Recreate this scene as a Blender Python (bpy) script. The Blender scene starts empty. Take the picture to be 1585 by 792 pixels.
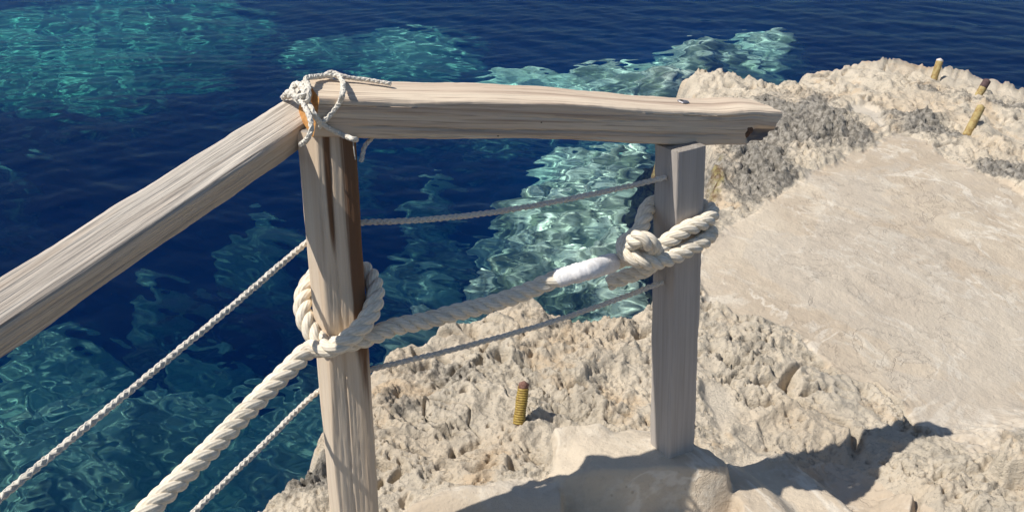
import bpy, math, random
import numpy as np
from mathutils import Vector

sc = bpy.context.scene
COL = sc.collection
random.seed(7)

# ------------------------------------------------------------------ camera
F, PITCH, ZC = 1500.0, math.radians(24), 2.15        # focal length in photo pixels, tilt, eye height over the sea
CP, SP = math.cos(PITCH), math.sin(PITCH)
cam = bpy.data.cameras.new('camera')
cam_o = bpy.data.objects.new('camera', cam)
COL.objects.link(cam_o)
cam.sensor_width = 36.0
cam.lens = 36.0 * F / 1585.0
cam.clip_start, cam.clip_end = 0.02, 3000
cam_o.location = (0, 0, ZC)
cam_o.rotation_euler = (math.pi / 2 - PITCH, 0, 0)
sc.camera = cam_o

# ------------------------------------------------------------------ light
SUN_DIR = Vector((0.70, 0.25, -1.04)).normalized()   # the way the light travels
elev = math.asin(-SUN_DIR.z)
azim = math.atan2(-SUN_DIR.x, -SUN_DIR.y)            # compass angle of the sun, from +Y towards +X
world = bpy.data.worlds.new('World')
sc.world = world
world.use_nodes = True
wn = world.node_tree
sky = wn.nodes.new('ShaderNodeTexSky')
sky.sky_type = 'NISHITA'
sky.sun_disc = False
sky.sun_elevation = elev
sky.sun_rotation = azim
sky.air_density = 1.0
sky.dust_density = 0.4
sky.ozone_density = 1.6
wn.nodes['Background'].inputs['Strength'].default_value = 0.085
wn.links.new(sky.outputs[0], wn.nodes['Background'].inputs[0])
sun = bpy.data.lights.new('sun', 'SUN')
sun.energy = 4.8
sun.angle = math.radians(0.5)
sun.color = (1.0, 0.95, 0.87)
sun_o = bpy.data.objects.new('sun', sun)
COL.objects.link(sun_o)
sun_o.rotation_euler = SUN_DIR.to_track_quat('-Z', 'Y').to_euler()
sun_o.location = (-6, -2, 9)
sun.cycles.is_caustics_light = True

sc.view_settings.view_transform = 'Standard'
sc.view_settings.look = 'None'
sc.view_settings.exposure = 0.12
sc.view_settings.gamma = 1.0
sc.view_settings.use_curve_mapping = False
sc.render.engine = 'CYCLES'
sc.cycles.use_denoising = True
sc.cycles.max_bounces = 10
sc.cycles.transmission_bounces = 8
sc.cycles.volume_bounces = 1
sc.cycles.caustics_reflective = False
sc.cycles.caustics_refractive = True
sc.cycles.sample_clamp_indirect = 6

# ------------------------------------------------------------------ photo pixels to places
def unp(px, py, z):
    """the point at depth z along the pixel's direction"""
    u, v = (px - 792.5) / F, (py - 396.0) / F
    return np.array([u * z, z * (CP - v * SP), ZC - (v * CP + SP) * z])

def ray(px, py):
    return unp(px, py, 1.0) - np.array([0, 0, ZC])

def on_level(px, py, level):
    r = ray(px, py)
    return np.array([0, 0, ZC]) + r * ((level - ZC) / r[2])

def on_plane(px, py, p, n):
    r = ray(px, py); o = np.array([0, 0, ZC])
    return o + r * (np.dot(np.asarray(p) - o, n) / np.dot(r, n))

# ------------------------------------------------------------------ noise
def _h(ix, iy, seed):
    h = (ix.astype(np.int64) * 374761393 + iy.astype(np.int64) * 668265263 + seed * 1442695041) & 0xffffffff
    h = ((h ^ (h >> 13)) * 1274126177) & 0xffffffff
    h = h ^ (h >> 16)
    return (h & 0xffffff) / float(0x1000000)

def perlin(x, y, seed=0):
    x0, y0 = np.floor(x), np.floor(y)
    fx, fy = x - x0, y - y0
    u = fx * fx * fx * (fx * (fx * 6 - 15) + 10)
    v = fy * fy * fy * (fy * (fy * 6 - 15) + 10)
    def g(dx, dy):
        a = _h(x0 + dx, y0 + dy, seed) * 2 * math.pi
        return np.cos(a) * (fx - dx) + np.sin(a) * (fy - dy)
    a = g(0, 0); b = g(1, 0); c = g(0, 1); d = g(1, 1)
    return ((a + (b - a) * u) + ((c + (d - c) * u) - (a + (b - a) * u)) * v) * 1.41

def fbm(x, y, octs, seed=0, gain=0.5):
    s, a, t = 0, 1.0, 0
    for k in range(octs):
        s = s + a * perlin(x * 2 ** k + 17.3 * k, y * 2 ** k - 9.1 * k, seed + k)
        t += a; a *= gain
    return s / t

def ridged(x, y, octs, seed=0, gain=0.5):
    s, a, t = 0, 1.0, 0
    for k in range(octs):
        s = s + a * (1 - 2 * np.abs(perlin(x * 2 ** k + 5.3 * k, y * 2 ** k + 3.7 * k, seed + k)))
        t += a; a *= gain
    return s / t

def worley(x, y, seed=0, ids=False):
    x0, y0 = np.floor(x), np.floor(y)
    f1 = np.full(np.shape(x), 9.0); f2 = f1.copy(); cid = np.zeros(np.shape(x))
    for dx in (-1, 0, 1):
        for dy in (-1, 0, 1):
            cx, cy = x0 + dx, y0 + dy
            d = np.hypot(cx + _h(cx, cy, seed) - x, cy + _h(cx, cy, seed + 11) - y)
            near = d < f1
            f2 = np.where(near, f1, np.minimum(f2, d))
            if ids: cid = np.where(near, _h(cx, cy, seed + 23), cid)
            f1 = np.where(near, d, f1)
    return (f1, f2, cid) if ids else (f1, f2)

def sstep(a, b, x):
    t = np.clip((x - a) / (b - a), 0, 1)
    return t * t * (3 - 2 * t)

def poly_sd(x, y, poly):
    """signed distance to a polygon, positive inside"""
    d = np.full(np.shape(x), 1e9); ins = np.zeros(np.shape(x), bool)
    n = len(poly)
    for i in range(n):
        (ax, ay), (bx, by) = poly[i], poly[(i + 1) % n]
        ex, ey = bx - ax, by - ay
        t = np.clip(((x - ax) * ex + (y - ay) * ey) / (ex * ex + ey * ey + 1e-12), 0, 1)
        d = np.minimum(d, np.hypot(x - ax - t * ex, y - ay - t * ey))
        if ay != by:
            c = ((ay > y) != (by > y)) & (x < ex * (y - ay) / ey + ax)
            ins ^= c
    return np.where(ins, d, -d)

# ------------------------------------------------------------------ mesh helpers
def link(o, parent=None, **props):
    COL.objects.link(o)
    if parent is not None: o.parent = parent
    for k, v in props.items(): o[k] = v
    return o

def mesh_np(name, verts, quads, mat=None, smooth=True, attrs=None):
    me = bpy.data.meshes.new(name)
    verts = np.asarray(verts, np.float32); quads = np.asarray(quads, np.int32)
    k = quads.shape[1]
    me.vertices.add(len(verts)); me.vertices.foreach_set('co', verts.ravel())
    me.loops.add(quads.size); me.loops.foreach_set('vertex_index', quads.ravel())
    me.polygons.add(len(quads))
    me.polygons.foreach_set('loop_start', np.arange(0, quads.size, k, dtype=np.int32))
    me.polygons.foreach_set('loop_total', np.full(len(quads), k, np.int32))
    me.update(calc_edges=True)
    me.polygons.foreach_set('use_smooth', np.full(len(quads), smooth))
    for an, (kind, data) in (attrs or {}).items():
        a = me.attributes.new(an, kind, 'POINT')
        a.data.foreach_set('vector' if kind == 'FLOAT_VECTOR' else 'value', np.asarray(data, np.float32).ravel())
    if mat: me.materials.append(mat)
    return me

def grid_quads(nr, nc, wrap=False):
    r = np.arange(nr - 1)[:, None]; c = np.arange(nc if wrap else nc - 1)[None, :]
    c2 = (c + 1) % nc
    return np.stack([r * nc + c, r * nc + c2, (r + 1) * nc + c2, (r + 1) * nc + c], -1).reshape(-1, 4)

def compact(verts, quads, attrs):
    used = np.unique(quads)
    m = np.full(len(verts), -1, np.int64); m[used] = np.arange(len(used))
    return verts[used], m[quads], {k: (t, np.asarray(d)[used]) for k, (t, d) in attrs.items()}

# ------------------------------------------------------------------ materials
class NT:
    def __init__(self, name):
        self.m = bpy.data.materials.new(name); self.m.use_nodes = True
        self.t = self.m.node_tree; self.t.nodes.clear()
        self.out = self.t.nodes.new('ShaderNodeOutputMaterial')
    def n(self, typ, **kw):
        o = self.t.nodes.new(typ)
        ins = kw.pop('ins', {})
        for k, v in kw.items(): setattr(o, k, v)
        for k, v in ins.items(): self.put(o.inputs[k], v)
        return o
    def put(self, sock, v):
        if isinstance(v, bpy.types.NodeSocket): self.t.links.new(v, sock)
        elif isinstance(v, bpy.types.Node): self.t.links.new(v.outputs[0], sock)
        else:
            if hasattr(sock.default_value, '__len__') and not hasattr(v, '__len__'): v = (v,) * len(sock.default_value)
            if hasattr(sock.default_value, '__len__') and len(sock.default_value) == 4 and len(v) == 3: v = tuple(v) + (1,)
            sock.default_value = v
    def attr(self, name, out='Fac'):
        return self.n('ShaderNodeAttribute', attribute_name=name).outputs[out]
    def math(self, op, a, b=0.0, clamp=False):
        return self.n('ShaderNodeMath', operation=op, use_clamp=clamp, ins={0: a, 1: b}).outputs[0]
    def noise(self, vec, scale, detail=4, rough=0.55, dist=0.0, out=0):
        o = self.n('ShaderNodeTexNoise', ins={'Scale': scale, 'Detail': detail, 'Roughness': rough, 'Distortion': dist})
        if vec is not None: self.put(o.inputs['Vector'], vec)
        return o.outputs[out]
    def scale(self, vec, s):
        return self.n('ShaderNodeVectorMath', operation='MULTIPLY', ins={0: vec, 1: s}).outputs[0]
    def mix(self, f, a, b, mode='MIX'):
        o = self.n('ShaderNodeMix', data_type='RGBA', blend_type=mode)
        self.put(o.inputs[0], f); self.put(o.inputs[6], a); self.put(o.inputs[7], b)
        return o.outputs[2]
    def ramp(self, f, lo, hi):
        return self.n('ShaderNodeMapRange', interpolation_type='SMOOTHSTEP', ins={'Value': f, 'From Min': lo, 'From Max': hi}).outputs[0]
    def bump(self, h, strength, dist, normal=None):
        o = self.n('ShaderNodeBump', ins={'Height': h, 'Strength': strength, 'Distance': dist})
        if normal is not None: self.put(o.inputs['Normal'], normal)
        return o.outputs[0]
    def surf(self, col, rough=0.8, normal=None, **kw):
        b = self.n('ShaderNodeBsdfPrincipled', ins={'Base Color': col, 'Roughness': rough})
        for k, v in kw.items(): self.put(b.inputs[k], v)
        if normal is not None: self.put(b.inputs['Normal'], normal)
        self.t.links.new(b.outputs[0], self.out.inputs[0])
        return self.m

def make_rock_mat():
    t = NT('limestone')
    P = t.n('ShaderNodeTexCoord').outputs['Object']
    n1 = t.noise(P, 5, 6, 0.6); n2 = t.noise(P, 38, 6, 0.65); n3 = t.noise(P, 1.6, 4, 0.5)
    cream = t.mix(t.ramp(n1, .35, .68), (.67, .58, .455), (.53, .465, .37))
    cream = t.mix(t.math('MULTIPLY', t.ramp(n3, .50, .64), .7), cream, (.60, .49, .36))
    cream = t.mix(t.math('MULTIPLY', t.ramp(t.noise(P, 11, 6, .7, .6), .52, .66), .55), cream, (.42, .375, .31))
    cream = t.mix(t.math('MULTIPLY', t.ramp(t.noise(P, 3.4, 5, .6, .5), .56, .68), .5), cream, (.56, .40, .24))
    grey = t.mix(t.ramp(n2, .38, .62), (.40, .365, .315), (.19, .172, .145))
    g = t.math('ADD', t.attr('grey'), t.math('MULTIPLY', t.math('SUBTRACT', n2, .5), 0.9))
    col = t.mix(t.ramp(g, .32, .72), cream, grey)
    spots = t.math('MULTIPLY', t.ramp(t.noise(P, 95, 4, 0.65), .56, .66), .5)
    col = t.mix(spots, col, (.22, .20, .17))
    wet = t.attr('wet')
    algae = t.mix(t.ramp(t.noise(P, 16, 4), .42, .58), (.36, .30, .14), (.17, .11, .06))
    col = t.mix(t.ramp(t.math('ADD', wet, t.math('MULTIPLY', t.math('SUBTRACT', n2, .5), .7)), .35, .75), col, algae)
    col = t.mix(t.attr('white'), col, (.66, .59, .49))
    h = t.math('ADD', t.math('MULTIPLY', n2, .6), t.math('MULTIPLY', t.noise(P, 160, 5, .7), .5))
    nrm = t.bump(h, 1.0, .016)
    return t.surf(col, .92, nrm, **{'Specular IOR Level': .2})

def make_pad_mat():
    t = NT('smooth_plaster')
    P = t.n('ShaderNodeTexCoord').outputs['Object']
    n1 = t.noise(P, 1.3, 7, .62, .8); n2 = t.noise(P, 6, 8, .66, .6); n3 = t.noise(P, 70, 5, .65)
    col = t.mix(t.ramp(n1, .36, .64), (.565, .48, .37), (.47, .385, .29))
    col = t.mix(t.math('MULTIPLY', t.ramp(n2, .52, .64), .55), col, (.66, .60, .50))
    col = t.mix(t.math('MULTIPLY', t.ramp(t.noise(P, 2.6, 8, .7, 1.5), .53, .60), .5), col, (.47, .40, .32))
    col = t.mix(t.math('MULTIPLY', t.ramp(n3, .56, .72), .35), col, (.40, .34, .27))
    v1 = t.noise(P, 1.5, 5, .6, 1.2); v2 = t.noise(t.scale(P, (1, 1, 1)), 3.3, 6, .65, .7); v3 = t.noise(P, .9, 6, .6, .4)
    line = lambda v, w: t.math('SUBTRACT', 1.0, t.ramp(t.math('ABSOLUTE', t.math('SUBTRACT', v, .5)), 0.0, w))
    edge = t.math('MULTIPLY', line(v1, .022), t.ramp(v2, .42, .56))
    hair = t.math('MULTIPLY', line(v2, .010), t.ramp(v1, .46, .58))
    col = t.mix(t.math('MULTIPLY', edge, .55), col, (.74, .68, .58))
    col = t.mix(t.math('MULTIPLY', hair, .6), col, (.38, .31, .24))
    col = t.mix(t.math('MULTIPLY', t.ramp(v3, .54, .56), .45), col, (.50, .445, .37))
    sp = t.n('ShaderNodeTexVoronoi', feature='F1', ins={'Vector': P, 'Scale': 26, 'Randomness': 1}).outputs[0]
    col = t.mix(t.math('MULTIPLY', t.math('MULTIPLY', t.ramp(sp, .16, .08), t.ramp(n2, .48, .6)), .6), col, (.33, .27, .20))
    col = t.mix(t.attr('white'), col, (.70, .65, .56))
    h = t.math('SUBTRACT', t.math('MULTIPLY', n3, .7), t.math('MULTIPLY', hair, .5))
    h = t.math('ADD', h, t.math('ADD', n2, t.math('MULTIPLY', t.noise(P, 24, 6, .7, .8), .8)))
    return t.surf(col, .9, t.bump(h, .55, .012), **{'Specular IOR Level': .2})

def make_bed_mat():
    t = NT('sea_bed_rock')
    P = t.n('ShaderNodeTexCoord').outputs['Object']
    n1 = t.noise(P, 3.2, 6, .65); n2 = t.noise(P, 14, 4, .6)
    light = t.mix(t.ramp(t.attr('cell'), .05, .95), (.22, .26, .19), (.92, .94, .82))
    light = t.mix(t.math('MULTIPLY', t.ramp(n2, .45, .62), .75), light, (.14, .17, .12))
    sand = t.mix(t.math('MULTIPLY', t.ramp(n2, .42, .66), .5), (.80, .88, .76), (.34, .42, .34))
    light = t.mix(t.attr('sand'), light, sand)
    dark = t.mix(t.ramp(n1, .4, .62), (.012, .042, .085), (.030, .070, .115))  # dark bed, its colour tinted blue in place of sunlight scattered in deep water
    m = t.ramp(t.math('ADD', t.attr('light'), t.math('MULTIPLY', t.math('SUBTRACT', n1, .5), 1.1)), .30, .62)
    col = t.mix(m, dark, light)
    return t.surf(col, .95, None, **{'Specular IOR Level': .1})

def make_surface_mat():
    t = NT('sea_surface')
    rf = t.n('ShaderNodeBsdfRefraction', ins={'Color': (1, 1, 1), 'Roughness': 0.0, 'IOR': 1.33})
    gl = t.n('ShaderNodeBsdfGlossy', ins={'Color': (1, 1, 1), 'Roughness': 0.0})
    fr = t.n('ShaderNodeFresnel', ins={'IOR': 1.33})
    mx = t.n('ShaderNodeMixShader', ins={0: t.math('MULTIPLY', fr.outputs[0], .26)})
    t.t.links.new(rf.outputs[0], mx.inputs[1]); t.t.links.new(gl.outputs[0], mx.inputs[2])
    t.t.links.new(mx.outputs[0], t.out.inputs['Surface'])
    return t.m

def make_water_mat():
    t = NT('sea_water')
    ab = t.n('ShaderNodeVolumeAbsorption', ins={'Color': (.04, .68, .98), 'Density': .44})
    sct = t.n('ShaderNodeVolumeScatter', ins={'Color': (.01, .22, 1.0), 'Density': .20, 'Anisotropy': 0.0})
    add = t.n('ShaderNodeAddShader')
    t.t.links.new(ab.outputs[0], add.inputs[0]); t.t.links.new(sct.outputs[0], add.inputs[1])
    t.t.links.new(add.outputs[0], t.out.inputs['Volume'])
    return t.m

def make_wood_mat(name, light, mid, dark, stain=None, stain_amt=0.0, contrast=1.0, ring=1.0):
    t = NT(name)
    g = t.attr('grain', 'Vector')
    a = t.noise(t.scale(g, (38, 38, 1.1)), 1.0, 6, .6, .35)
    b = t.noise(t.scale(g, (230, 230, 5)), 1.0, 5, .6, .2)
    c = t.noise(t.scale(g, (7, 7, 1.6)), 1.0, 4, .5)
    col = t.mix(t.ramp(a, .34, .66), mid, light)
    col = t.mix(t.math('MULTIPLY', t.ramp(b, .50, .66), .55 * contrast), col, dark)
    col = t.mix(t.math('MULTIPLY', t.ramp(c, .48, .70), .45), col, mid)
    streak = t.noise(t.scale(g, (60, 60, .8)), 1.0, 3, .5)
    col = t.mix(t.math('MULTIPLY', t.ramp(streak, .59, .68), .6 * contrast), col, dark)
    if stain:
        st = t.math('ADD', t.attr('stain'), t.math('MULTIPLY', t.math('SUBTRACT', t.noise(t.scale(g, (55, 55, 2.2)), 1.0, 5, .6, .6), .5), 2.2))
        col = t.mix(t.math('MULTIPLY', t.ramp(st, .15, 1.05), stain_amt), col, stain)
    h = t.math('ADD', t.math('MULTIPLY', b, .6), t.math('MULTIPLY', a, .7))
    nrm = t.bump(h, min(1.0, .8 * ring), .0045)
    return t.surf(col, .85, nrm, **{'Specular IOR Level': .2})

def make_rope_mat(name, c1, c2, yarns):
    t = NT(name)
    uv = t.attr('ruv', 'Vector')
    sx = t.n('ShaderNodeSeparateXYZ', ins={0: uv})
    w = t.math('SINE', t.math('ADD', t.math('MULTIPLY', sx.outputs[0], yarns * 2 * math.pi), t.math('MULTIPLY', sx.outputs[1], 260.0)))
    n = t.noise(t.scale(uv, (9, 90, 1)), 1.0, 4, .6)
    P = t.n('ShaderNodeTexCoord').outputs['Object']
    fz = t.noise(P, 420, 3, .6)
    col = t.mix(t.ramp(n, .35, .7), c1, c2)
    col = t.mix(t.math('MULTIPLY', t.ramp(w, .2, -1.0), .22), col, (c2[0] * .6, c2[1] * .55, c2[2] * .5))
    h = t.math('ADD', t.math('MULTIPLY', w, .5), fz)
    return t.surf(col, .9, t.bump(h, .6, .0010), **{'Specular IOR Level': .15, 'Sheen Weight': .15})

def make_plain_mat(name, c1, c2, scale, rough=.8, metal=0, bump=.4, bd=.002):
    t = NT(name)
    P = t.n('ShaderNodeTexCoord').outputs['Object']
    n = t.noise(P, scale, 6, .65)
    return t.surf(t.mix(t.ramp(n, .38, .64), c1, c2), rough, t.bump(n, bump, bd), Metallic=metal)

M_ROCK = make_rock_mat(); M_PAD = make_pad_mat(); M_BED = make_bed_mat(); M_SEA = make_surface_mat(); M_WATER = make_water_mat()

# ------------------------------------------------------------------ lie of the land (height over the sea, metres)
G = 0.55
def base_h(x, y):
    pl = -.1878 * x + .1426 * y - 1.9425 + ZC       # the ledge tips down towards the lower right
    a, k = G, 14.0
    return -np.log(np.exp(-k * np.minimum(pl, 5.0)) + math.exp(-k * a)) / k

def ground(px, py, dz=0.0):
    p = on_level(px, py, G)
    for _ in range(12):
        p = on_level(px, py, float(base_h(np.array(p[0]), np.array(p[1]))) + dz)
    return p

def gpoly(pts, dz=0.0):
    return [tuple(ground(a, b, dz)[:2]) for a, b in pts]

SHORE = gpoly([(395, 815), (430, 772), (480, 705), (530, 640), (572, 585), (606, 550), (650, 526), (705, 505), (755, 490), (800, 478),
               (850, 478), (905, 492), (950, 492), (1004, 464), (1050, 405), (1088, 330), (1098, 260), (1092, 205), (1050, 150), (1050, 130), (1090, 124),
               (1140, 138), (1195, 142), (1240, 122), (1300, 112), (1345, 99), (1400, 101), (1450, 106), (1530, 124), (1585, 143), (1700, 165)])
SHORE = [(-1.35, -7), (-1.25, .2), (-.95, 1.0)] + SHORE + [(8.5, 5.2), (14, 3.5), (14, -7)]
PAD = gpoly([(1385, 210), (1345, 232), (1290, 262), (1235, 292), (1180, 325), (1120, 365), (1082, 395), (1078, 440), (1090, 480), (1140, 500), (1190, 505), (1240, 522),
             (1262, 560), (1300, 590), (1345, 602), (1385, 628), (1412, 665), (1440, 700), (1478, 745), (1530, 752), (1585, 700), (1700, 640),
             (1900, 560), (1800, 420), (1650, 345), (1585, 308), (1530, 280), (1470, 255), (1425, 225)])
BLOCK = gpoly([(852, 700), (900, 698), (1000, 704), (1036, 714), (1072, 742), (1122, 792), (1165, 900), (900, 930), (868, 792), (852, 720)], .03)
TREAD = gpoly([(560, 850), (640, 800), (710, 782), (780, 770), (880, 768), (910, 800), (900, 950), (560, 950)])
WHITE = gpoly([(1312, 168), (1340, 165), (1368, 182), (1374, 205), (1360, 208), (1345, 192), (1315, 190)])
FLOW = gpoly([(1090, 602), (1135, 602), (1132, 640), (1100, 668), (1086, 660)])
def blob(x, y, px, py, rx, ry):
    c = ground(px, py); ex = ground(px + rx, py) - c; e1 = ground(px, py - ry); e2 = ground(px, py + ry)
    sx = abs(ex[0]); sy = abs(e1[1] - e2[1]) / 2
    # ellipse aligned with the line of sight on the ground
    d = c[:2] / np.hypot(*c[:2]); n = np.array([d[1], -d[0]])
    a = ((x - c[0]) * n[0] + (y - c[1]) * n[1]) / sx; b = ((x - c[0]) * d[0] + (y - c[1]) * d[1]) / sy
    return np.exp(-(a * a + b * b))

GREY = [(1230, 200, 110, 55, 1.0), (1160, 260, 90, 60, 1.0), (1330, 225, 60, 16, .8), (1430, 205, 60, 14, 1.1), (1450, 150, 70, 12, .6), (1570, 280, 50, 26, 1.1), (1560, 175, 50, 12, .8),
        (1400, 190, 70, 10, .8), (1150, 545, 120, 28, .40), (690, 590, 90, 30, .65), (620, 640, 60, 40, .55), (860, 510, 130, 18, .6), (480, 770, 60, 45, .9), (1110, 135, 60, 10, .4), (920, 600, 60, 30, .35), (1240, 545, 40, 22, .5)]

def land(x, y):
    """height and colour masks of the rock ledge"""
    wx = x + .05 * perlin(x * 3, y * 3, 61) + .018 * perlin(x * 14, y * 14, 63)
    wy = y + .05 * perlin(x * 3, y * 3, 62) + .018 * perlin(x * 14, y * 14, 64)
    ds = poly_sd(wx + .05 * perlin(x * 6, y * 6, 65), wy, SHORE)
    dp = poly_sd(wx, wy, PAD)
    db = poly_sd(x + .010 * perlin(x * 22, y * 22, 66), y + .010 * perlin(x * 22, y * 22, 67), BLOCK)
    grey = np.zeros(np.shape(x))
    for g in GREY: grey = np.maximum(grey, g[4] * blob(x, y, *g[:4]))
    grey = np.clip(grey * (1 + .6 * perlin(x * 5, y * 5, 70)) , 0, 1.2)
    b = base_h(x, y)
    # rough rock: broad swells, ridges, solution pits, fine teeth
    big = .05 * fbm(x * 1.3, y * 1.3, 3, 1) + .060 * ridged(wx * 3.2, wy * 3.2, 4, 5)
    f1, f2 = worley(wx * 11, wy * 11, 9)
    g1, g2 = worley(wx * 27 + 3, wy * 27, 19)
    k1, k2 = worley(x * 60, y * 60 + 7, 29)
    mod = .5 + .9 * sstep(-.25, .35, fbm(x * 2.2, y * 2.2, 2, 33))
    q1, q2 = worley(x * 38 + 3 * perlin(x * 20, y * 20, 45), y * 38, 35)
    gz = np.clip(grey, 0, 1)
    teeth = (.010 + .010 * gz) * (f1 - .45) + (.008 + .014 * gz) * (g1 - .4) + (.006 + .006 * gz) * (k1 - .4) + .030 * (ridged(x * 8, y * 8, 6, 40, .64) - .2) + .008 * ridged(x * 40, y * 40, 2, 42)
    f3, f4 = worley(wx * 7.5 + .8 * perlin(x * 9, y * 9, 46), wy * 11, 39)
    pits = -.075 * sstep(.27, .15, f3) * sstep(.05, .2, fbm(x * 3, y * 3, 2, 41)) - .036 * sstep(.26, .15, g1) * sstep(.02, .2, fbm(x * 5, y * 5, 2, 43)) - .020 * sstep(.26, .15, q1) * sstep(-.05, .15, fbm(x * 7, y * 7, 2, 44))
    pits = pits - .030 * sstep(.035, .0, np.abs(perlin(wx * 6, wy * 6, 53))) * sstep(.1, .3, perlin(x * 3, y * 3, 54))
    calm = sstep(-.15, .30, fbm(x * 2.1 + 9, y * 2.1, 3, 47)) * (1 - np.clip(grey, 0, 1))
    crack = -.060 * sstep(.045, .0, np.abs(perlin(wx * 2.1 + 4, wy * 2.1, 51))) * sstep(.0, .3, perlin(x * 1.4, y * 1.4, 52))
    rough = big + crack + (teeth * (mod + .75 * np.clip(grey, 0, 1)) + pits * (.8 + .5 * np.clip(grey, 0, 1))) * (1 - .68 * calm) * (.75 + .5 * sstep(-.4, .4, fbm(x * 3.1, y * 3.1, 2, 49)))
    # smooth plaster poured over the rock
    smooth = .022 + .012 * fbm(x * 1.5, y * 1.5, 3, 81) + .006 * ridged(x * 4, y * 4, 4, 83) + .0022 * fbm(x * 20, y * 20, 3, 85)
    pm = sstep(-.035, .03, dp)
    h = b + rough * (1 - pm) + smooth * pm
    # worn white flow and cement patches
    wm = sstep(-.03, .03, poly_sd(wx, wy, WHITE)); fm = sstep(-.02, .02, poly_sd(wx, wy, FLOW))
    h = h * (1 - wm) + (b + .01) * wm
    h = h * (1 - fm) + (b + .015 + .003 * fbm(x * 12, y * 12, 3, 87)) * fm
    # stair gully right of the step block: worn rounded treads going down
    ex, ey = .915, .40
    s = (x - .47) * ex + (y - 2.06) * ey
    far = 2.12 + .40 * (x - .40)                       # foot of the slope behind the gully
    inside = sstep(-.05, .03, s + .12 * (y - 2.06)) * sstep(far + .22, far - .02, y + .03 * perlin(x * 5, y * 5, 91)) * sstep(.9, 1.3, y) * sstep(2.3, 1.5, x)
    tread = 0
    for k, at in enumerate((.0, .235, .47)):
        tread = tread + (.085, .075, .09)[k] * sstep(at - .035, at + .075, s + .02 * perlin(x * 3, y * 3, 95))
    floor = G + .045 - tread + .012 * fbm(x * 4, y * 4, 3, 97) + .003 * fbm(x * 30, y * 30, 3, 98)
    floor = floor + (rough * .8 + .02) * sstep(.62, .78, s)
    h = h * (1 - inside) + floor * inside
    # the step block
    bm = sstep(-.014, .018, db)
    top = G + .052 + .006 * fbm(x * 5, y * 5, 3, 101) + .002 * fbm(x * 40, y * 40, 3, 103) - .028 * sstep(.10, .0, db) * sstep(.1, .6, .5 + fbm(x * 4, y * 4, 2, 105)) 
    yr = 2.085 + .05 * (x - .2) + .012 * perlin(x * 9, y * 0 + 2, 106)
    top = top - .12 * sstep(yr + .02, yr - .035, y) * sstep(.06, .12, x + .02 * perlin(y * 20, x * 0, 108))
    td = sstep(-.05, .05, poly_sd(wx, wy, TREAD))
    h = h * (1 - td) + (G + .012 - .05 * sstep(2.05, 1.95, y) + .012 * fbm(x * 5, y * 5, 4, 107)) * td
    low = 0 * sstep(.3, .0, x) * sstep(2.2, 2.0, y + .12 * (x))  # lower tread in front
    h = h - .035 * low * (1 - bm)
    h = h * (1 - bm) + top * bm
    # rubble at the lower right
    rub = sstep(1.00, 1.12, x + .10 * perlin(x * 4, y * 4, 111) + .25 * (y - 2.2)) * sstep(2.42, 2.30, y + .06 * perlin(x * 5, y * 5, 113) - .22 * (x - 1.3))
    r1, r2, rid = worley(wx * 7, wy * 7, 117, True)
    h = h + rub * (.02 + .10 * rid * sstep(.0, .35, r2 - r1) + .03 * fbm(x * 14, y * 14, 4, 119))
    # outcrop beyond the handrail end, rim along the far edge
    h = h + (.05 + .06 * ridged(x * 7, y * 7, 4, 131, .6)) * blob(x, y, 1105, 140, 60, 12) + (.03 * ridged(x * 6, y * 6, 3, 133)) * blob(x, y, 1360, 122, 80, 12)
    # down into the sea
    edge = sstep(-.30, .06, ds + .03 * fbm(x * 9, y * 9, 3, 121))
    h = (h + .9) * edge - .9 + .05 * ridged(x * 6, y * 6, 3, 123) * edge * (1 - edge) * 4 - .5 * sstep(-.25, -.7, ds)
    wet = sstep(.34, .10, h) + .75 * blob(x, y, 1107, 285, 18, 40) * (.6 + .8 * np.clip(fbm(x * 9, y * 9, 3, 141) + .4, 0, 1))
    pad = np.maximum(dp, -9)
    white = np.maximum(wm * .8, .25 * fm)
    stp = np.maximum(np.maximum(bm, td), inside * sstep(.75, .6, s))
    return h, grey * (1 - pm) * (1 - stp), np.clip(wet, 0, 1.2), dp, white, ds, stp

def polar(az_dense, n_dense, az_total, n_side, radii):
    az = np.concatenate([np.linspace(-az_total, -az_dense, n_side, endpoint=False), np.linspace(-az_dense, az_dense, n_dense), np.linspace(az_dense, az_total, n_side + 1)[1:]])
    R, A = np.meshgrid(radii, np.radians(az), indexing='ij')
    return R * np.sin(A), R * np.cos(A), len(az)

# ---- rock ledge, plaster slab and step block cut from one lie of the land
rad = np.concatenate([np.geomspace(.55, 1.75, 60, endpoint=False), np.geomspace(1.75, 7.2, 900, endpoint=False), np.geomspace(7.2, 13, 40)])
X, Y, nc = polar(34, 760, 120, 60, rad)
nr = len(rad)
x, y = X.ravel(), Y.ravel()
H, grey, wet, dp, white, ds, stp = land(x, y)
V = np.stack([x, y, H], 1)
Q = grid_quads(nr, nc)
fds = ds[Q].max(1); fdp = dp[Q].mean(1); fst = stp[Q].mean(1)
keep = fds > -.75
attrs = {'grey': ('FLOAT', grey), 'wet': ('FLOAT', wet), 'white': ('FLOAT', white)}
sel_pad = keep & (fdp > 0) & (fst < .5)
sel_step = keep & (fst >= .5)
sel_rock = keep & ~sel_pad & ~sel_step
for nm, sel, mat in (('rock_ledge', sel_rock, M_ROCK), ('plaster_slab', sel_pad, M_PAD), ('stone_stairs', sel_step, M_PAD)):
    v, q, at = compact(V, Q[sel], attrs)
    link(bpy.data.objects.new(nm, mesh_np(nm, v, q, mat, True, at)), kind='structure')

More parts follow.
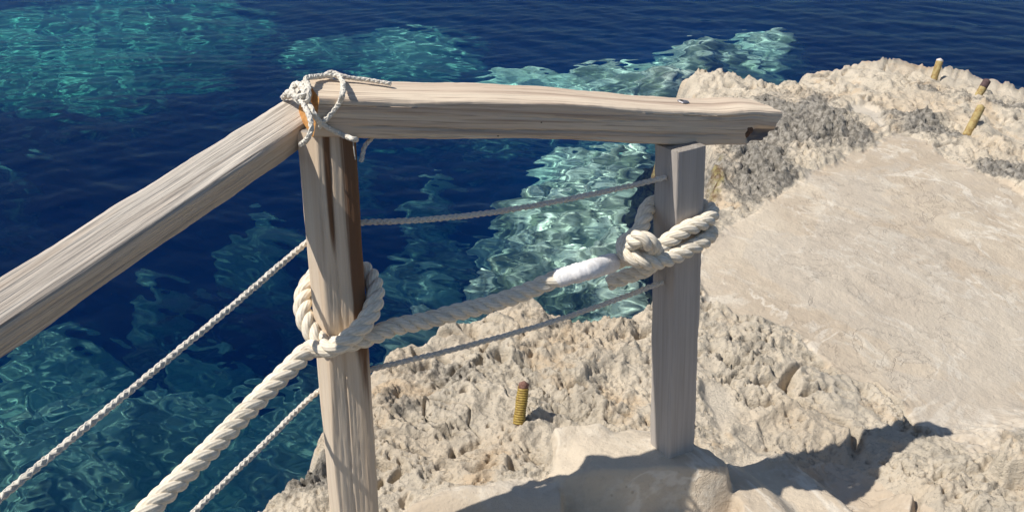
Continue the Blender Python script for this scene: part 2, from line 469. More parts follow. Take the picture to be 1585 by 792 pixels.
# ---- sea bed
def under(px, py, depth):
    s = on_level(px, py, 0.0)
    r = ray(px, py); r = r / np.linalg.norm(r)
    hor = np.hypot(r[0], r[1]); st = hor / 1.33
    return s[:2] + r[:2] / hor * depth * st / math.sqrt(1 - st * st)

BED = [  # px, py, rx, ry, depth, lightness
    (870, 370, 170, 160, 1.15, 1.1), (930, 250, 160, 75, 1.15, 1.1), (780, 440, 75, 60, 1.3, .95), (985, 330, 70, 110, .9, 1.1), (990, 440, 60, 50, .8, 1.0), (650, 490, 95, 45, 1.5, .85), (1105, 72, 150, 52, .8, 1.2), (1200, 50, 70, 24, 1.1, 1.0), (1030, 112, 150, 34, .6, 1.1),
    (910, 106, 120, 36, 1.2, 1.05), (805, 112, 75, 34, 1.6, 1.0), (640, 560, 60, 40, 1.5, .6), (560, 600, 90, 90, 1.9, .6), (455, 720, 130, 110, 2.0, 1.15), (640, 425, 70, 40, 2.2, .6),
    (250, 640, 330, 150, 2.3, 1.35), (60, 700, 250, 140, 2.3, 1.3), (60, 560, 140, 60, 2.6, .9), (400, 330, 75, 65, 2.9, .9), (238, 428, 70, 42, 2.9, .85), (560, 235, 60, 45, 3.0, .65),
    (230, 30, 190, 60, 4.2, 1.2), (60, 70, 170, 75, 4.5, 1.0), (150, 115, 120, 50, 4.4, 1.0), (640, 60, 140, 60, 2.8, .85), (500, 70, 100, 40, 3.4, .6), (20, 250, 80, 60, 3.6, .55), (660, 300, 80, 70, 2.5, .6), (330, 520, 120, 60, 3.0, .7)]
def bed(x, y):
    ds = poly_sd(x, y, SHORE)
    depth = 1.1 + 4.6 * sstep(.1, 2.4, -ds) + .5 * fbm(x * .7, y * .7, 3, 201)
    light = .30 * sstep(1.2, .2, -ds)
    wx = x + .35 * perlin(x * 1.1, y * 1.1, 203) + .12 * perlin(x * 3.5, y * 3.5, 205); wy = y + .35 * perlin(x * 1.1, y * 1.1, 204) + .12 * perlin(x * 3.5, y * 3.5, 206)
    for px, py, rx, ry, d, l in BED:
        c = under(px, py, d); ex = under(px + rx, py, d) - c; e1, e2 = under(px, py - ry, d), under(px, py + ry, d)
        sx = np.hypot(*ex); sy = np.hypot(*(e1 - e2)) / 2
        dd = c / np.hypot(*c); nn = np.array([dd[1], -dd[0]])
        a = ((wx - c[0]) * nn[0] + (wy - c[1]) * nn[1]) / sx; b = ((wx - c[0]) * dd[0] + (wy - c[1]) * dd[1]) / sy
        r2 = a * a + b * b
        m = np.exp(-r2 * .9)
        depth = depth * (1 - m) + np.minimum(depth, d) * m
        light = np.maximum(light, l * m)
    f1, f2, cid = worley(x * 6.2 + .5 * perlin(x * 5, y * 5, 212), y * 6.2, 211, True)
    g1, g2, gid = worley(x * 3.1, y * 3.1, 213, True)
    stones = .10 * (.3 + cid) * sstep(.0, .5, f2 - f1) + .16 * gid * sstep(.0, .5, g2 - g1) * sstep(.5, .9, gid)
    depth = np.maximum(depth, .35)
    light = light + .22 * fbm(x * 2.3, y * 2.3, 5, 221, .65) * np.clip(light * 2.5, .25, 1)
    sand = sstep(1.3, 2.0, depth)
    return -depth + stones * np.clip(light * 1.3, .15, 1) + .12 * ridged(x * 1.6, y * 1.6, 4, 215), light, cid, sand

rad = np.concatenate([np.geomspace(.6, 1.8, 20, endpoint=False), np.geomspace(1.8, 24, 520, endpoint=False), np.geomspace(24, 900, 24)])
X, Y, nc = polar(46, 520, 180, 50, rad)
x, y = X.ravel(), Y.ravel()
H, light, cid, sand = bed(x, y)
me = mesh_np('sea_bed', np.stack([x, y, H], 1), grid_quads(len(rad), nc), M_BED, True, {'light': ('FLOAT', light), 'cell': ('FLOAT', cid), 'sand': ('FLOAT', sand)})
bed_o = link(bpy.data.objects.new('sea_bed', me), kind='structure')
bed_o.cycles.is_caustics_receiver = True

# ---- the sea: rippled surface closed below into a body of water
rs = np.random.RandomState(5)
def waves(x, y):
    h = np.zeros(np.shape(x))
    r = np.hypot(x, y)
    for k in range(60):
        lam = .052 * (1.9 / .052) ** (k / 59.0)
        ang = math.radians(250) + rs.normal() * (1.0 if lam < .4 else .6)
        kx, ky = math.cos(ang) * 2 * math.pi / lam, math.sin(ang) * 2 * math.pi / lam
        amp = .0044 * lam / (1 + (lam / .8) ** 2)
        fade = 1 / (1 + (r * .012 / lam) ** 4)
        env = .55 + .45 * np.sin(x * rs.uniform(.3, 1.2) + y * rs.uniform(.3, 1.2) + rs.uniform(0, 6))
        h += amp * env * fade * np.sin(kx * x + ky * y + rs.uniform(0, 6.28))
    return h
rad = np.concatenate([np.geomspace(.6, 1.8, 20, endpoint=False), np.geomspace(1.8, 22, 760, endpoint=False), np.geomspace(22, 900, 30)])
X, Y, nc = polar(44, 640, 180, 60, rad)
# close the ring: the last column repeats the first
x, y = X[:, :-1].ravel(), Y[:, :-1].ravel(); nc -= 1
top = np.stack([x, y, waves(x, y)], 1)
nr = len(rad)
sea = link(bpy.data.objects.new('sea', mesh_np('sea', top, grid_quads(nr, nc, True), M_SEA, True)), kind='structure')
sea.cycles.is_caustics_caster = True
# the body of water that tints what lies below; its lid is just above the crests
ang = np.radians(np.arange(0, 360, 7.5))
ring = np.stack([np.sin(ang) * 880, np.cos(ang) * 880], 1); m = len(ang)
vv = np.concatenate([np.c_[ring, np.full(m, .06)], np.c_[ring, np.full(m, -12.)]])
me = bpy.data.meshes.new('sea_water')
me.from_pydata(vv.tolist(), [], [list(range(m))[::-1], list(range(m, 2 * m))] + [[i, (i + 1) % m, m + (i + 1) % m, m + i] for i in range(m)])
me.materials.append(M_WATER)
link(bpy.data.objects.new('sea_water', me), kind='structure')
#PART2
# ================================================================== the railing
def norm(v): v = np.asarray(v, float); return v / np.linalg.norm(v)
CAM = np.array([0, 0, ZC])

def section(w, h, rad, per=34):
    """rounded rectangle, points from the middle of the back face round; a = width axis, b = height axis"""
    pts = []
    for cx, cy, t0 in ((1, 1, 0), (-1, 1, 90), (-1, -1, 180), (1, -1, 270)):
        for t in np.linspace(t0, t0 + 90, 7):
            pts.append((cx * (w / 2 - rad) + rad * math.cos(math.radians(t)), cy * (h / 2 - rad) + rad * math.sin(math.radians(t))))
        # straight run to the next corner
        nx, ny = {0: (-1, 1), 90: (-1, -1), 180: (1, -1), 270: (1, 1)}[t0]
        e = pts[-1]; tn = math.radians(t0 + 90)
        s = (nx * (w / 2 - rad) + rad * math.cos(tn), ny * (h / 2 - rad) + rad * math.sin(tn))
        for k in range(1, per): pts.append((e[0] + (s[0] - e[0]) * k / per, e[1] + (s[1] - e[1]) * k / per))
    return np.array(pts)

def timber(name, P0, P1, A0, A1, w, h, rad, mat, end_mat, parent, seed, cracks=(), shape=None, stain=None, n=200, rough=1.0, ends=(1, 1)):
    P0, P1 = np.asarray(P0, float), np.asarray(P1, float)
    d = norm(P1 - P0); L = np.linalg.norm(P1 - P0)
    sec = section(w, h, rad); m = len(sec)
    s = np.linspace(0, 1, n)[:, None]
    a = np.repeat(sec[None, :, 0], n, 0); b = np.repeat(sec[None, :, 1], n, 0); S = np.repeat(s, m, 1); Lz = S * L
    per = np.arange(m)[None, :] / m * (2 * (w + h)) + 0 * S
    # weathering: bowed faces, wane on the arrises, raised fibres
    out = .0022 * rough * fbm(per * 14 + seed, Lz * 3.0, 3, seed) + .0011 * rough * ridged(per * 120, Lz * 3.5, 3, seed + 5)
    corner = np.clip((np.abs(a) / (w / 2)) * (np.abs(b) / (h / 2)), 0, 1) ** 6
    out = out - corner * (.0045 * rough) * (.5 + perlin(Lz * 9 + seed, a * 0 + seed * 3.1 + np.sign(a) * 7 + np.sign(b) * 13, seed + 9)) - corner * .002 * np.clip(perlin(Lz * 45, np.sign(a) * 7.3 + np.sign(b) * 3.1, seed + 2), 0, 1)
    for face, at, wid, dep, s0, s1 in cracks:
        q, o = ((a, b) if face[0] == 'a' else (b, a)); sg = 1 if face[1] == '+' else -1
        half = (w if face[0] == 'a' else h) / 2
        on = (q * sg > half - .004)
        c = at + .006 * perlin(Lz * 4 + seed, 0 * Lz + at * 50, seed + 31) + .0015 * perlin(Lz * 25, 0 * Lz + 3, seed + 32)
        out = out - on * dep * np.exp(-((o - c) / wid) ** 2) * sstep(s0, s0 + .04, S) * sstep(s1, s1 - .06, S)
    nrm = np.stack([a / (w / 2), b / (h / 2)], -1) ** 5
    nrm = nrm / (np.linalg.norm(nrm, axis=-1, keepdims=True) + 1e-9)
    a2 = a + nrm[..., 0] * out; b2 = b + nrm[..., 1] * out
    if shape is not None: a2, b2, Lz = shape(a2, b2, Lz, S, L)
    A0, A1 = norm(A0), norm(A1)
    A = A0[None] * (1 - s) + A1[None] * s
    A = A - (A @ d)[:, None] * d; A /= np.linalg.norm(A, axis=1, keepdims=True)
    B = np.cross(d, A)
    V = P0 + d * Lz[..., None] + A[:, None] * a2[..., None] + B[:, None] * b2[..., None]
    grain = np.stack([a + seed * .37, b + seed * .71, Lz + seed], -1)
    at = {'grain': ('FLOAT_VECTOR', grain.reshape(-1, 3)), 'stain': ('FLOAT', (stain(a, b, Lz, S) if stain else 0 * S).ravel())}
    o = link(bpy.data.objects.new(name, mesh_np(name, V.reshape(-1, 3), grid_quads(n, m, True), mat, True, at)), parent)
    # sawn ends, a little dished
    for which, row in ((0, V[0]), (1, V[-1])):
        if not ends[which]: continue
        c = row.mean(0); rings = [row]; sgn = -1 if which == 0 else 1
        for k in (.93, .7, .45, .2, .02):
            jit = .0012 * fbm((row - c)[:, :1][:, 0] * 90 + seed, (row - c)[:, 2] * 90 + k * 9, 2, seed)[:, None]
            rings.append(c + (row - c) * k + d * sgn * (.0015 + jit))
        R = np.stack(rings)
        q = grid_quads(len(rings), m, True)
        if which == 0: q = q[:, ::-1]
        g2 = np.stack([((R - c) @ A[0 if which == 0 else -1]) + seed, ((R - c) @ B[0 if which == 0 else -1]), 0 * R[..., 0]], -1)
        link(bpy.data.objects.new('end_grain', mesh_np('end_grain', R.reshape(-1, 3), q, end_mat, True, {'grain': ('FLOAT_VECTOR', g2.reshape(-1, 3)), 'stain': ('FLOAT', np.zeros(R.shape[0] * R.shape[1]))})), o)
    return o

W_BEAM = make_wood_mat('timber_beam', (.74, .62, .475), (.60, .47, .355), (.27, .185, .14), (.11, .11, .13), .85)
W_RAIL = make_wood_mat('timber_rail', (.64, .575, .49), (.46, .40, .335), (.17, .135, .11), (.40, .22, .09), .8, ring=1.6)
W_POST = make_wood_mat('timber_post', (.74, .62, .48), (.65, .51, .37), (.45, .32, .21), (.12, .048, .018), .92, contrast=.35, ring=.4)
W_GREY = make_wood_mat('timber_grey_post', (.48, .435, .395), (.39, .35, .315), (.27, .24, .21), (.5, .48, .45), .5, contrast=.5, ring=.4)
W_END = make_wood_mat('sawn_end', (.62, .33, .12), (.52, .25, .08), (.34, .15, .05))
W_ENDG = make_wood_mat('sawn_end_grey', (.34, .31, .28), (.28, .25, .22), (.16, .14, .12))

def cam_pt(x, y, up): return np.array([x, y, ZC + up])
railing = link(bpy.data.objects.new('railing', None), label='weathered timber railing with two square posts and two handrails meeting at a corner', category='railing')
BM0 = cam_pt(-.392, 1.825, -.495); BM1 = cam_pt(-.39 + 1.05 * .970, 1.826 + .56 * .970, -.495 - .198 * .970)
RL1 = cam_pt(-.428, 1.905, -.545); RL0 = cam_pt(-.428 - .41 * 1.75, 1.905 - .83 * 1.75, -.545 - .145 * 1.75)
PHI = math.radians(-66.5)
PA = np.array([math.cos(PHI), math.sin(PHI), 0])
def frame(P0, P1, roll):
    d = norm(P1 - P0); up = np.array([0, 0, 1.]) - d * d[2]; up = norm(up); n = np.cross(d, up)
    return d, n * math.cos(roll) - up * math.sin(roll), up * math.cos(roll) + n * math.sin(roll)
LP_T, LP_B = cam_pt(-.370, 1.86, -.548), cam_pt(-.376, 1.86, -1.72)
RP_T, RP_B = cam_pt(.3975, 2.195, -.690), cam_pt(.444, 2.205, -1.72)

def beam_shape(a, b, Lz, S, L):
    # broken front corner and ragged right end
    e = sstep(.925, .955, S + .012 * perlin(b * 60, S * 0, 5)) * sstep(-.006, .012, b) * (a > 0)
    a = a - e * (.022 + .006 * perlin(b * 90, Lz * 30, 8))
    Lz = Lz + sstep(.97, 1, S) * (.010 * perlin(a * 40 + 3, b * 40, 12) - .012 * np.abs(b / .042) ** 3 + .012 * np.clip(-b / .042, 0, 1) * (a > 0))
    b = b + .004 * np.sin(S * 9 + 1) * (np.abs(b) > .03)
    b = b - .006 * sstep(.84, .93, S) * (b < 0) + .004 * sstep(.93, 1, S) * (b < 0)
    return a, b, Lz
def beam_stain(a, b, Lz, S):
    return sstep(.925, .955, S) * sstep(-.006, .012, b) * (a > .02) * 1.5
_, n0, u0 = frame(BM0, BM1, .209); _, n1, u1 = frame(BM0, BM1, .07)
beam = timber('handrail', BM0, BM1, n0, n1, .106, .0846, .006, W_BEAM, W_END, railing, 3,
              cracks=[('a+', .018, .0016, .004, .05, .9), ('a+', -.012, .0011, .0025, .3, .75), ('a+', .030, .0013, .003, .1, .6), ('a+', -.026, .001, .002, .55, .97), ('b+', .01, .001, .002, .2, .7)],
              shape=beam_shape, stain=beam_stain, n=300)
_, m0, v0 = frame(RL0, RL1, .45); _, m1, v1 = frame(RL0, RL1, .43)
rail = timber('handrail', RL0, RL1, m0, m1, .075, .070, .006, W_RAIL, W_ENDG, railing, 11,
              cracks=[('b+', .014, .0014, .004, .0, .95), ('b+', .028, .0020, .006, .15, .98), ('b+', -.012, .0012, .003, .3, .9), ('b+', -.024, .001, .002, .0, .8), ('a+', .012, .001, .002, .1, .9), ('a+', -.01, .001, .002, .3, 1.)],
              stain=lambda a, b, Lz, S: 1.1 * sstep(.86, .97, S) * (b > .03) * sstep(.0, -.03, a) , n=300, rough=1.2)
def post_stain(a, b, Lz, S):
    top = sstep(.38, .95, S)
    return (1.35 * sstep(.008, .044, b) * sstep(.30, .75, S) + .9 * np.exp(-((b - .002 + .006 * np.sin(S * 9)) / .009) ** 2) * sstep(.72, .84, S) + .5 * np.exp(-((b + .022) / .006) ** 2) * top) * (a > -.02)
def lp_shape(a, b, Lz, S, L):
    # wane: the left front arris is hewn off towards the top
    cut = .020 + .012 * sstep(.45, .95, S) + .003 * np.sin(S * 14)
    over = np.clip((a - b) - (.108 - cut), 0, 1)
    a = a - over * .55; b = b + over * .45
    return a, b, Lz
PL = np.array([math.cos(math.radians(-77)), math.sin(math.radians(-77)), 0])
lpost = timber('post', LP_B, LP_T, PL, PL, .106, .110, .012, W_POST, W_ENDG, railing, 21, cracks=[('a+', .000, .0013, .004, .15, .995), ('a+', .014, .0008, .0015, .3, .7), ('a+', -.018, .0008, .002, .5, .97), ('a+', .022, .001, .002, .0, .45)], stain=post_stain, shape=lp_shape, rough=1.3)
def rp_shape(a, b, Lz, S, L):
    over = np.clip((a - b) - (.0865 - .004), 0, 1)
    return a - over * .3, b + over * .6, Lz
PB = np.array([math.cos(math.radians(-60)), math.sin(math.radians(-60)), 0])
rpost = timber('post', RP_B, RP_T, PB, PB, .0865, .0865, .003, W_GREY, W_ENDG, railing, 31, cracks=[('b-', .010, .0008, .002, .6, .999), ('a+', .02, .0008, .001, .2, .8)], shape=rp_shape, rough=.6)
# the post that carries the near end of the left handrail (out of the picture)
q0 = RL0 + norm(RL1 - RL0) * .07
timber('post', np.array([q0[0], q0[1], G - .2]), q0 - np.array([0, 0, .045]), PA, PA, .09, .09, .008, W_GREY, W_ENDG, railing, 41, n=60)

def disc_part(name, c, nx, ny, nz, rx, ry, depth, mat, parent, seed=0, dome=1.0):
    """a low irregular boss on a face"""
    K, J = 20, 6
    V = []
    for j in range(J):
        f = math.cos(j / (J - 1) * math.pi / 2); zz = math.sin(j / (J - 1) * math.pi / 2) * depth * dome
        for k in range(K):
            t = 2 * math.pi * k / K; w = 1 + .14 * math.sin(3 * t + seed) + .08 * math.sin(5 * t + 2 * seed)
            V.append(c + nx * rx * f * w * math.cos(t) + ny * ry * f * w * math.sin(t) + nz * (zz - .001))
    return link(bpy.data.objects.new(name, mesh_np(name, V, grid_quads(J, K, True), mat)), parent)
M_KNOT = make_plain_mat('wood_knot', (.05, .022, .012), (.13, .06, .035), 160, .7)
M_BOLT = make_plain_mat('galvanised_bolt', (.42, .41, .42), (.25, .22, .22), 300, .5, .8)
M_HOLE = make_plain_mat('dark_hole', (.012, .01, .009), (.03, .025, .02), 200)
db_, nb, ub = frame(BM0, BM1, .10)
def beam_face(px, py, off=0.0):
    t = np.clip((px - 487) / 710, 0, 1); _, n_, u_ = frame(BM0, BM1, .209 * (1 - t) + .07 * t)
    return on_plane(px, py, (BM0 + BM1) / 2 * 0 + (BM0 * (1 - t) + BM1 * t) + n_ * (.053 + off), n_), n_, u_
def beam_top(px, py, off=0.0):
    t = np.clip((px - 480) / 710, 0, 1); _, n_, u_ = frame(BM0, BM1, .209 * (1 - t) + .07 * t)
    return on_plane(px, py, (BM0 * (1 - t) + BM1 * t) + u_ * (.0423 + off), u_), n_, u_
def rail_top(px, py, off=0.0): return on_plane(px, py, RL1 + v1 * (.035 + off), v1)
def rail_front(px, py, off=0.0): return on_plane(px, py, RL1 + m1 * (.0375 + off), m1)
c, n_, u_ = beam_face(1159, 203); disc_part('knot', c, db_, u_, n_, .013, .016, .003, M_KNOT, beam, 1)
for px, py, r in ((735, 184, .0025), (757, 172, .0025), (771, 211, .002), (838, 190, .0018), (612, 168, .0018)):
    c, n_, u_ = beam_face(px, py); disc_part('nail_hole', c, db_, u_, n_, r * 1.4, r, .0012, M_HOLE, beam, px)
c, n_, u_ = beam_top(1058, 157)
bh = disc_part('bolt', c, db_, n_, u_, .016, .012, .004, M_BOLT, beam, 2)
disc_part('bolt_hole', c + u_ * .0032 - db_ * .006, db_, n_, u_, .005, .004, .0016, M_HOLE, bh, 4)
c, n_, u_ = beam_top(763, 140); disc_part('knot', c, db_, n_, u_, .005, .006, .0015, M_KNOT, beam, 5)

# ================================================================== ropes
def spline(pts, step):
    P = np.asarray(pts, float)
    P = np.vstack([2 * P[0] - P[1], P, 2 * P[-1] - P[-2]])
    out = []
    for i in range(1, len(P) - 2):
        p0, p1, p2, p3 = P[i - 1:i + 3]
        t0 = 0; t1 = t0 + max(np.linalg.norm(p1 - p0), 1e-4) ** .5; t2 = t1 + max(np.linalg.norm(p2 - p1), 1e-4) ** .5; t3 = t2 + max(np.linalg.norm(p3 - p2), 1e-4) ** .5
        for t in np.linspace(t1, t2, 24, endpoint=False):
            A1 = (t1 - t) / (t1 - t0) * p0 + (t - t0) / (t1 - t0) * p1; A2 = (t2 - t) / (t2 - t1) * p1 + (t - t1) / (t2 - t1) * p2; A3 = (t3 - t) / (t3 - t2) * p2 + (t - t2) / (t3 - t2) * p3
            B1 = (t2 - t) / (t2 - t0) * A1 + (t - t0) / (t2 - t0) * A2; B2 = (t3 - t) / (t3 - t1) * A2 + (t - t1) / (t3 - t1) * A3
            out.append((t2 - t) / (t2 - t1) * B1 + (t - t1) / (t2 - t1) * B2)
    out.append(P[-2]); out = np.array(out)
    s = np.concatenate([[0], np.cumsum(np.linalg.norm(np.diff(out, axis=0), axis=1))])
    u = np.linspace(0, s[-1], max(8, int(s[-1] / step)))
    return np.stack([np.interp(u, s, out[:, k]) for k in range(3)], 1), u

def frames(P):
    T = np.gradient(P, axis=0); T /= np.linalg.norm(T, axis=1, keepdims=True)
    N = np.zeros_like(P); n = norm(np.cross(T[0], [0.3, .2, 1.]))
    for i in range(len(P)):
        n = norm(n - T[i] * np.dot(n, T[i])); N[i] = n
    return T, N, np.cross(T, N)

def tube(P, R, seg, attr=True, pinch=None, closed=True):
    """tube with rounded ends; R may vary along the path"""
    T, N, B = frames(P); k = len(P); R = np.broadcast_to(np.asarray(R, float), (k,)).copy()
    t = np.linspace(0, 2 * math.pi, seg, endpoint=False)
    if closed:
        P = np.vstack([P[0] - T[0] * R[0] * .5, P, P[-1] + T[-1] * R[-1] * .5]); R = np.concatenate([[R[0] * .15], R, [R[-1] * .15]])
        N = np.vstack([N[:1], N, N[-1:]]); B = np.vstack([B[:1], B, B[-1:]])
    V = P[:, None] + R[:, None, None] * (np.cos(t)[None, :, None] * N[:, None] + np.sin(t)[None, :, None] * B[:, None])
    s = np.concatenate([[0], np.cumsum(np.linalg.norm(np.diff(P, axis=0), axis=1))])
    uv = np.stack([np.repeat(t[None] / (2 * math.pi), len(P), 0), np.repeat(s[:, None], seg, 1), np.zeros((len(P), seg))], -1)
    return V.reshape(-1, 3), grid_quads(len(P), seg, True), uv.reshape(-1, 3)

def tube_obj(name, P, R, seg, mat, parent=None, closed=True):
    V, Q, uv = tube(P, R, seg, closed=closed)
    return link(bpy.data.objects.new(name, mesh_np(name, V, Q, mat, True, {'ruv': ('FLOAT_VECTOR', uv)})), parent)

def laid_rope(parent, pts, R, pitch, mat, strands=3, step=.0035, seg=14):
    P, u = spline(pts, step); T, N, B = frames(P)
    wob = 1 + .05 * perlin(u * 11, u * 0 + 2.2, 3)
    for k in range(strands):
        ph = u * (2 * math.pi / pitch) + 2 * math.pi * k / strands + .12 * perlin(u * 7, u * 0 + k * 5.1, 7)
        r = R * .50 * wob
        S = P + N * (r * np.cos(ph))[:, None] + B * (r * np.sin(ph))[:, None]
        tube_obj('strand', S, R * .535, seg, mat, parent)
    return P, u

def braided(name, pts, R, mat, parent=None, step=.003, **props):
    """thin cord: two right-hand and two left-hand yarns plaited over a core, one mesh"""
    P, u = spline(pts, step); T, N, B = frames(P)
    VV, QQ, UU, n = [], [], [], 0
    for k in range(7):
        if k == 6: V, Q, uv = tube(P, R * .80, 8)
        else:
            sg = 1 if k % 2 else -1
            ph = sg * u * (2 * math.pi / (R * 7.0)) + 2 * math.pi * k / 6
            r = R * (.66 + .12 * np.cos(ph * 1.5 * sg + k))
            V, Q, uv = tube(P + N * (r * np.cos(ph))[:, None] + B * (r * np.sin(ph))[:, None], R * .40, 6)
        VV.append(V); QQ.append(Q + n); UU.append(uv); n += len(V)
    o = bpy.data.objects.new(name, mesh_np(name, np.concatenate(VV), np.concatenate(QQ), mat, True, {'ruv': ('FLOAT_VECTOR', np.concatenate(UU))}))
    return link(o, parent, **props)

M_ROPE = make_rope_mat('cream_rope', (.84, .76, .63), (.70, .61, .47), 9)
M_CORD = make_rope_mat('white_cord', (.74, .70, .63), (.58, .53, .45), 3)
M_LASH = make_rope_mat('pale_cord', (.80, .76, .68), (.62, .56, .46), 3)
M_TAPE = make_plain_mat('white_whipping', (.84, .82, .80), (.72, .69, .66), 60, .8, 0, .5, .004)

def lp_at(z): t = (z - LP_B[2]) / (LP_T[2] - LP_B[2]); return LP_B + (LP_T - LP_B) * t
def round_post(at, z, deg, r):
    r += .007; c = at(z); return np.array([c[0] + r * math.cos(math.radians(deg)), c[1] + r * math.sin(math.radians(deg)), z])
LDIR = norm(np.array([-.41, -.83, 0])); LN = np.array([-LDIR[1], LDIR[0], 0])      # across the left bay
def bay_l(px, py, off=0.0):
    return on_plane(px, py, np.array([LP_T[0], LP_T[1], 0]) + LN * (off - .055), LN)
RDIR = norm(np.array([RP_T[0] - LP_T[0], RP_T[1] - LP_T[1], 0])); RN = np.array([RDIR[1], -RDIR[0], 0])
def bay_r(px, py, off=0.0):
    return on_plane(px, py, np.array([LP_T[0], LP_T[1], 0]) + RN * off, RN)
def near_rp(px, py, off):
    """a point that far in front of the right post's axis"""
    u, v = (px - 792.5) / F, (py - 396) / F
    return unp(px, py, (RP_T[1] - off) / (CP - v * SP))
LO = -.03 if np.dot(LN, [0, -1, 0]) < 0 else .03
thick = [bay_l(-260, 1330, LO), bay_l(-60, 1090, LO), bay_l(120, 902, LO), bay_l(228, 790, LO), bay_l(330, 690, LO), bay_l(405, 612, LO), bay_l(458, 560, LO * 1.6)]
thick += [round_post(lp_at, 1.150, -118, .098), round_post(lp_at, 1.168, -85, .104), round_post(lp_at, 1.205, -45, .090), round_post(lp_at, 1.243, 0, .073), round_post(lp_at, 1.262, 60, .072),
          round_post(lp_at, 1.258, 120, .074), round_post(lp_at, 1.232, 170, .068), round_post(lp_at, 1.195, 205, .069), round_post(lp_at, 1.160, 236, .066), round_post(lp_at, 1.148, 262, .064), round_post(lp_at, 1.152, 292, .066), round_post(lp_at, 1.158, 325, .082)]
for px, py, off in ((610, 506, .055), (655, 497, .05), (700, 485, .05), (760, 470, .05), (810, 453, .06), (860, 432, .080), (910, 418, .100)): thick.append(bay_r(px, py, off))
tape_from = len(thick) - 2
for px, py, off in ((952, 405, .105), (980, 397, .100), (1008, 390, .10), (1035, 372, .085), (1062, 354, .068), (1086, 345, .045), (1101, 332, .0), (1094, 322, -.05), (1060, 316, -.082), (1020, 312, -.06), (1003, 322, -.02),
                    (996, 340, .02), (990, 358, .045), (978, 368, .065), (966, 378, .085), (970, 392, .120), (992, 402, .140), (1018, 404, .128), (1042, 397, .105), (1068, 384, .078), (1092, 370, .045), (1099, 360, -.01),
                    (1088, 362, -.065), (1050, 382, -.085), (1016, 402, -.05), (1000, 404, .0), (984, 396, .05), (978, 380, .11), (990, 368, .155), (1006, 376, .150), (1012, 396, .09), (1004, 414, .06), (988, 421, .05), (966, 429, .055), (943, 437, .06)): thick.append(near_rp(px, py, off))
rope = link(bpy.data.objects.new('mooring_rope', None), label='thick cream three-strand rope slung below the handrails and wound round both posts', category='rope')
P, u = laid_rope(rope, thick, .0200, .088, M_ROPE)
# white whipping over the splice
a0 = np.argmin(np.linalg.norm(P - bay_r(860, 432, .080), axis=1)); a1 = np.argmin(np.linalg.norm(P - near_rp(956, 405, .105), axis=1))
T = P[a0:a1]; t = np.linspace(0, 1, len(T))
tube_obj('whipping', T, .0222 + .0022 * fbm(t * 14, t * 0 + .7, 3, 77) + .0007 * np.sin(t * 150) - .003 * (sstep(.05, 0, t) + sstep(.95, 1, t)), 24, M_TAPE, rope)

thin1 = [bay_l(-330, 1044), bay_l(-60, 820), bay_l(0, 770), bay_l(120, 671), bay_l(240, 572), bay_l(360, 473), bay_l(480, 372), bay_r(516, 350), bay_r(553, 345), bay_r(640, 341), bay_r(760, 329), bay_r(900, 304), bay_r(1000, 282), near_rp(1031, 274, .030)]
braided('braided_cord', thin1, .0062, M_CORD, None, label='upper thin white braided cord strung through both posts just under the handrails', category='cord', group='thin cords strung through the railing posts')
thin2 = [bay_l(-60, 1150), bay_l(100, 990), bay_l(300, 792), bay_l(400, 695), bay_l(495, 604), bay_r(530, 588), bay_r(570, 573), bay_r(700, 541), bay_r(850, 499), bay_r(950, 465), near_rp(1026, 436, .030)]
braided('braided_cord', thin2, .0062, M_CORD, None, label='lower thin white braided cord strung through both posts below the thick rope', category='cord', group='thin cords strung through the railing posts')

# lashing at the corner
lash = link(bpy.data.objects.new('lashing_cord', None), label='pale cord lashed and knotted round the corner where the two handrails meet', category='cord')
r = .0050
bf = lambda px, py, o=1.0: beam_face(px, py, r * o)[0]
bt = lambda px, py, o=1.0: beam_top(px, py, r * o)[0]
rt = lambda px, py, o=1.0: rail_top(px, py, r * o)
rf = lambda px, py, o=1.0: rail_front(px, py, r * o)
DL = 1.86
def dz(px, py, depth): return unp(px, py, depth)
braided('cord_loop', [dz(462, 150, 1.88), dz(473, 132, 1.85), dz(474, 122, 1.83), bt(490, 119, 1.2), bt(510, 117, 1.2), bt(524, 118, 1.6), bt(529, 124, 1.6), dz(530, 146, 1.795), bf(526, 158), bf(513, 175), bf(498, 192, 1.4), rf(486, 208, 1.0), rf(470, 221, .6), dz(452, 224, 1.93)], r, M_LASH, lash)
braided('cord_loop', [dz(446, 150, 1.93), dz(452, 147, 1.87), dz(462, 152, 1.83), dz(472, 166, 1.80), dz(480, 184, 1.785), dz(482, 200, 1.785), dz(476, 214, 1.80), dz(466, 224, 1.86)], r, M_LASH, lash)
braided('cord_loop', [dz(458, 136, 1.90), dz(466, 148, 1.86), dz(476, 158, 1.83), dz(486, 176, 1.80), bf(496, 190, 2.2), bf(510, 199), bf(530, 209), dz(546, 215, 1.83), dz(552, 216, 1.92)], r, M_LASH, lash)
braided('cord_knot', [dz(438, 152, 1.93), dz(446, 143, 1.90), dz(456, 148, 1.86), dz(464, 158, 1.84), dz(472, 150, 1.82), dz(468, 136, 1.83), dz(458, 130, 1.86), dz(452, 140, 1.84), dz(460, 150, 1.825), dz(472, 144, 1.81), dz(476, 134, 1.82), dz(470, 128, 1.84)], r * 1.1, M_LASH, lash)
braided('cord_loop', [dz(474, 122, 1.84), dz(478, 140, 1.81), dz(478, 152, 1.81), dz(470, 160, 1.83), dz(458, 152, 1.86)], r, M_LASH, lash)
braided('cord_tail', [bt(500, 119, .8), bt(512, 112, 1.6), bt(528, 117, 1.6), bt(545, 121), bt(570, 124), bt(605, 130)], r * .85, M_LASH, lash)
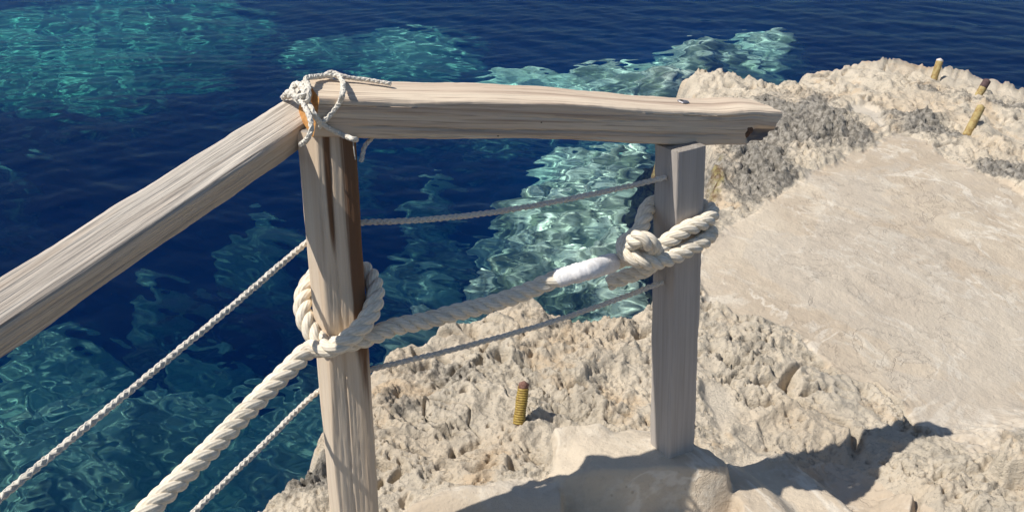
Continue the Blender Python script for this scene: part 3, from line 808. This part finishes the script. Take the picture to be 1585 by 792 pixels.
braided('hanging_end', [dz(582, 205, 1.95), dz(573, 216, 1.93), dz(564, 228, 1.92), dz(561, 240, 1.92), dz(559, 250, 1.92)], r * .9, M_CORD, lash)
tube_obj('loose_thread', spline([dz(546, 213, 1.85), dz(548, 232, 1.85), dz(550, 247, 1.86)], .004)[0], .0011, 6, M_CORD, lash)

# ================================================================== iron pins set in the rock
def land_pt(px, py):
    """where the pixel's line of sight first meets the rock"""
    z = np.linspace(1.6, 9.5, 6000); P = CAM + ray(px, py)[None] * z[:, None]
    k = np.argmax(land(P[:, 0], P[:, 1])[0] > P[:, 2])
    return P[k]
M_YEL = make_plain_mat('yellow_tape', (.40, .28, .06), (.24, .15, .035), 120, .6)
M_YEL2 = make_plain_mat('faded_yellow', (.42, .33, .14), (.27, .17, .06), 45, .8, 0, .6)
M_RUST = make_plain_mat('rusty_iron', (.14, .065, .045), (.24, .13, .10), 150, .85, 0, .7)
M_PALE = make_plain_mat('pale_cap', (.66, .63, .58), (.50, .46, .40), 120, .85)
M_DARK = make_plain_mat('dark_rust', (.11, .065, .065), (.06, .035, .035), 120, .85, 0, .7)
def pin(base_px, top_px, R, wound, cap, capmat, label, cap_len=.012):
    b = land_pt(*base_px)
    z = np.dot(b - CAM, np.array([0, CP, -SP]))
    t = unp(top_px[0], top_px[1], z - .01)
    d = norm(t - b); L = np.linalg.norm(t - b)
    e = link(bpy.data.objects.new('iron_pin', None), label=label, category='pin', group='iron pins standing in the rock')
    lin = lambda s0, s1, n: np.array([b + d * (s0 + (s1 - s0) * k / (n - 1)) for k in range(n)])
    ss = np.linspace(0, 1, 40)
    if wound:
        tube_obj('rod', lin(-.05, L, 30), R * .86, 20, M_RUST, e)
        n = int((L - cap_len) / (R * .42)) ; th = np.linspace(0, n * 2 * math.pi, n * 18)
        x_ = norm(np.cross(d, [0, 1, .2])); y_ = np.cross(d, x_)
        hel = b + d * np.linspace(.0, L - cap_len, len(th))[:, None] + (x_ * np.cos(th)[:, None] + y_ * np.sin(th)[:, None]) * (R * .86 + R * .04 * np.sin(th * .13)[:, None])
        tube_obj('yellow_winding', hel, R * .24, 6, M_YEL, e)
    else:
        tube_obj('rod', lin(-.05, L - cap_len * .5, 30), R * .7, 16, M_RUST, e)
        tube_obj('sleeve', lin(-.06, L - cap_len, 40), R * (1 + .05 * perlin(ss * 9, ss * 0 + R * 999, 5)), 20, M_YEL2, e)
    tube_obj('cap', lin(L - cap_len, L, 6), R * cap, 20, capmat, e)
    th = np.linspace(0, 2 * math.pi, 25)
    return e
pin((803, 654), (811, 593), .0165, True, .92, M_RUST, 'rusty pin wound with yellow cord standing near the foot of the posts')
pin((1446, 121), (1455, 93), .024, False, .97, M_PALE, 'upright yellow pin with pale top at the far edge of the rock')
pin((1516, 145), (1528, 125), .024, False, 1.05, M_DARK, 'short leaning yellow pin with dark top at the rock edge', .05)
pin((1503, 196), (1519, 165), .024, False, .96, M_YEL2, 'leaning yellow pin set in pale plaster, nearest of the far three')
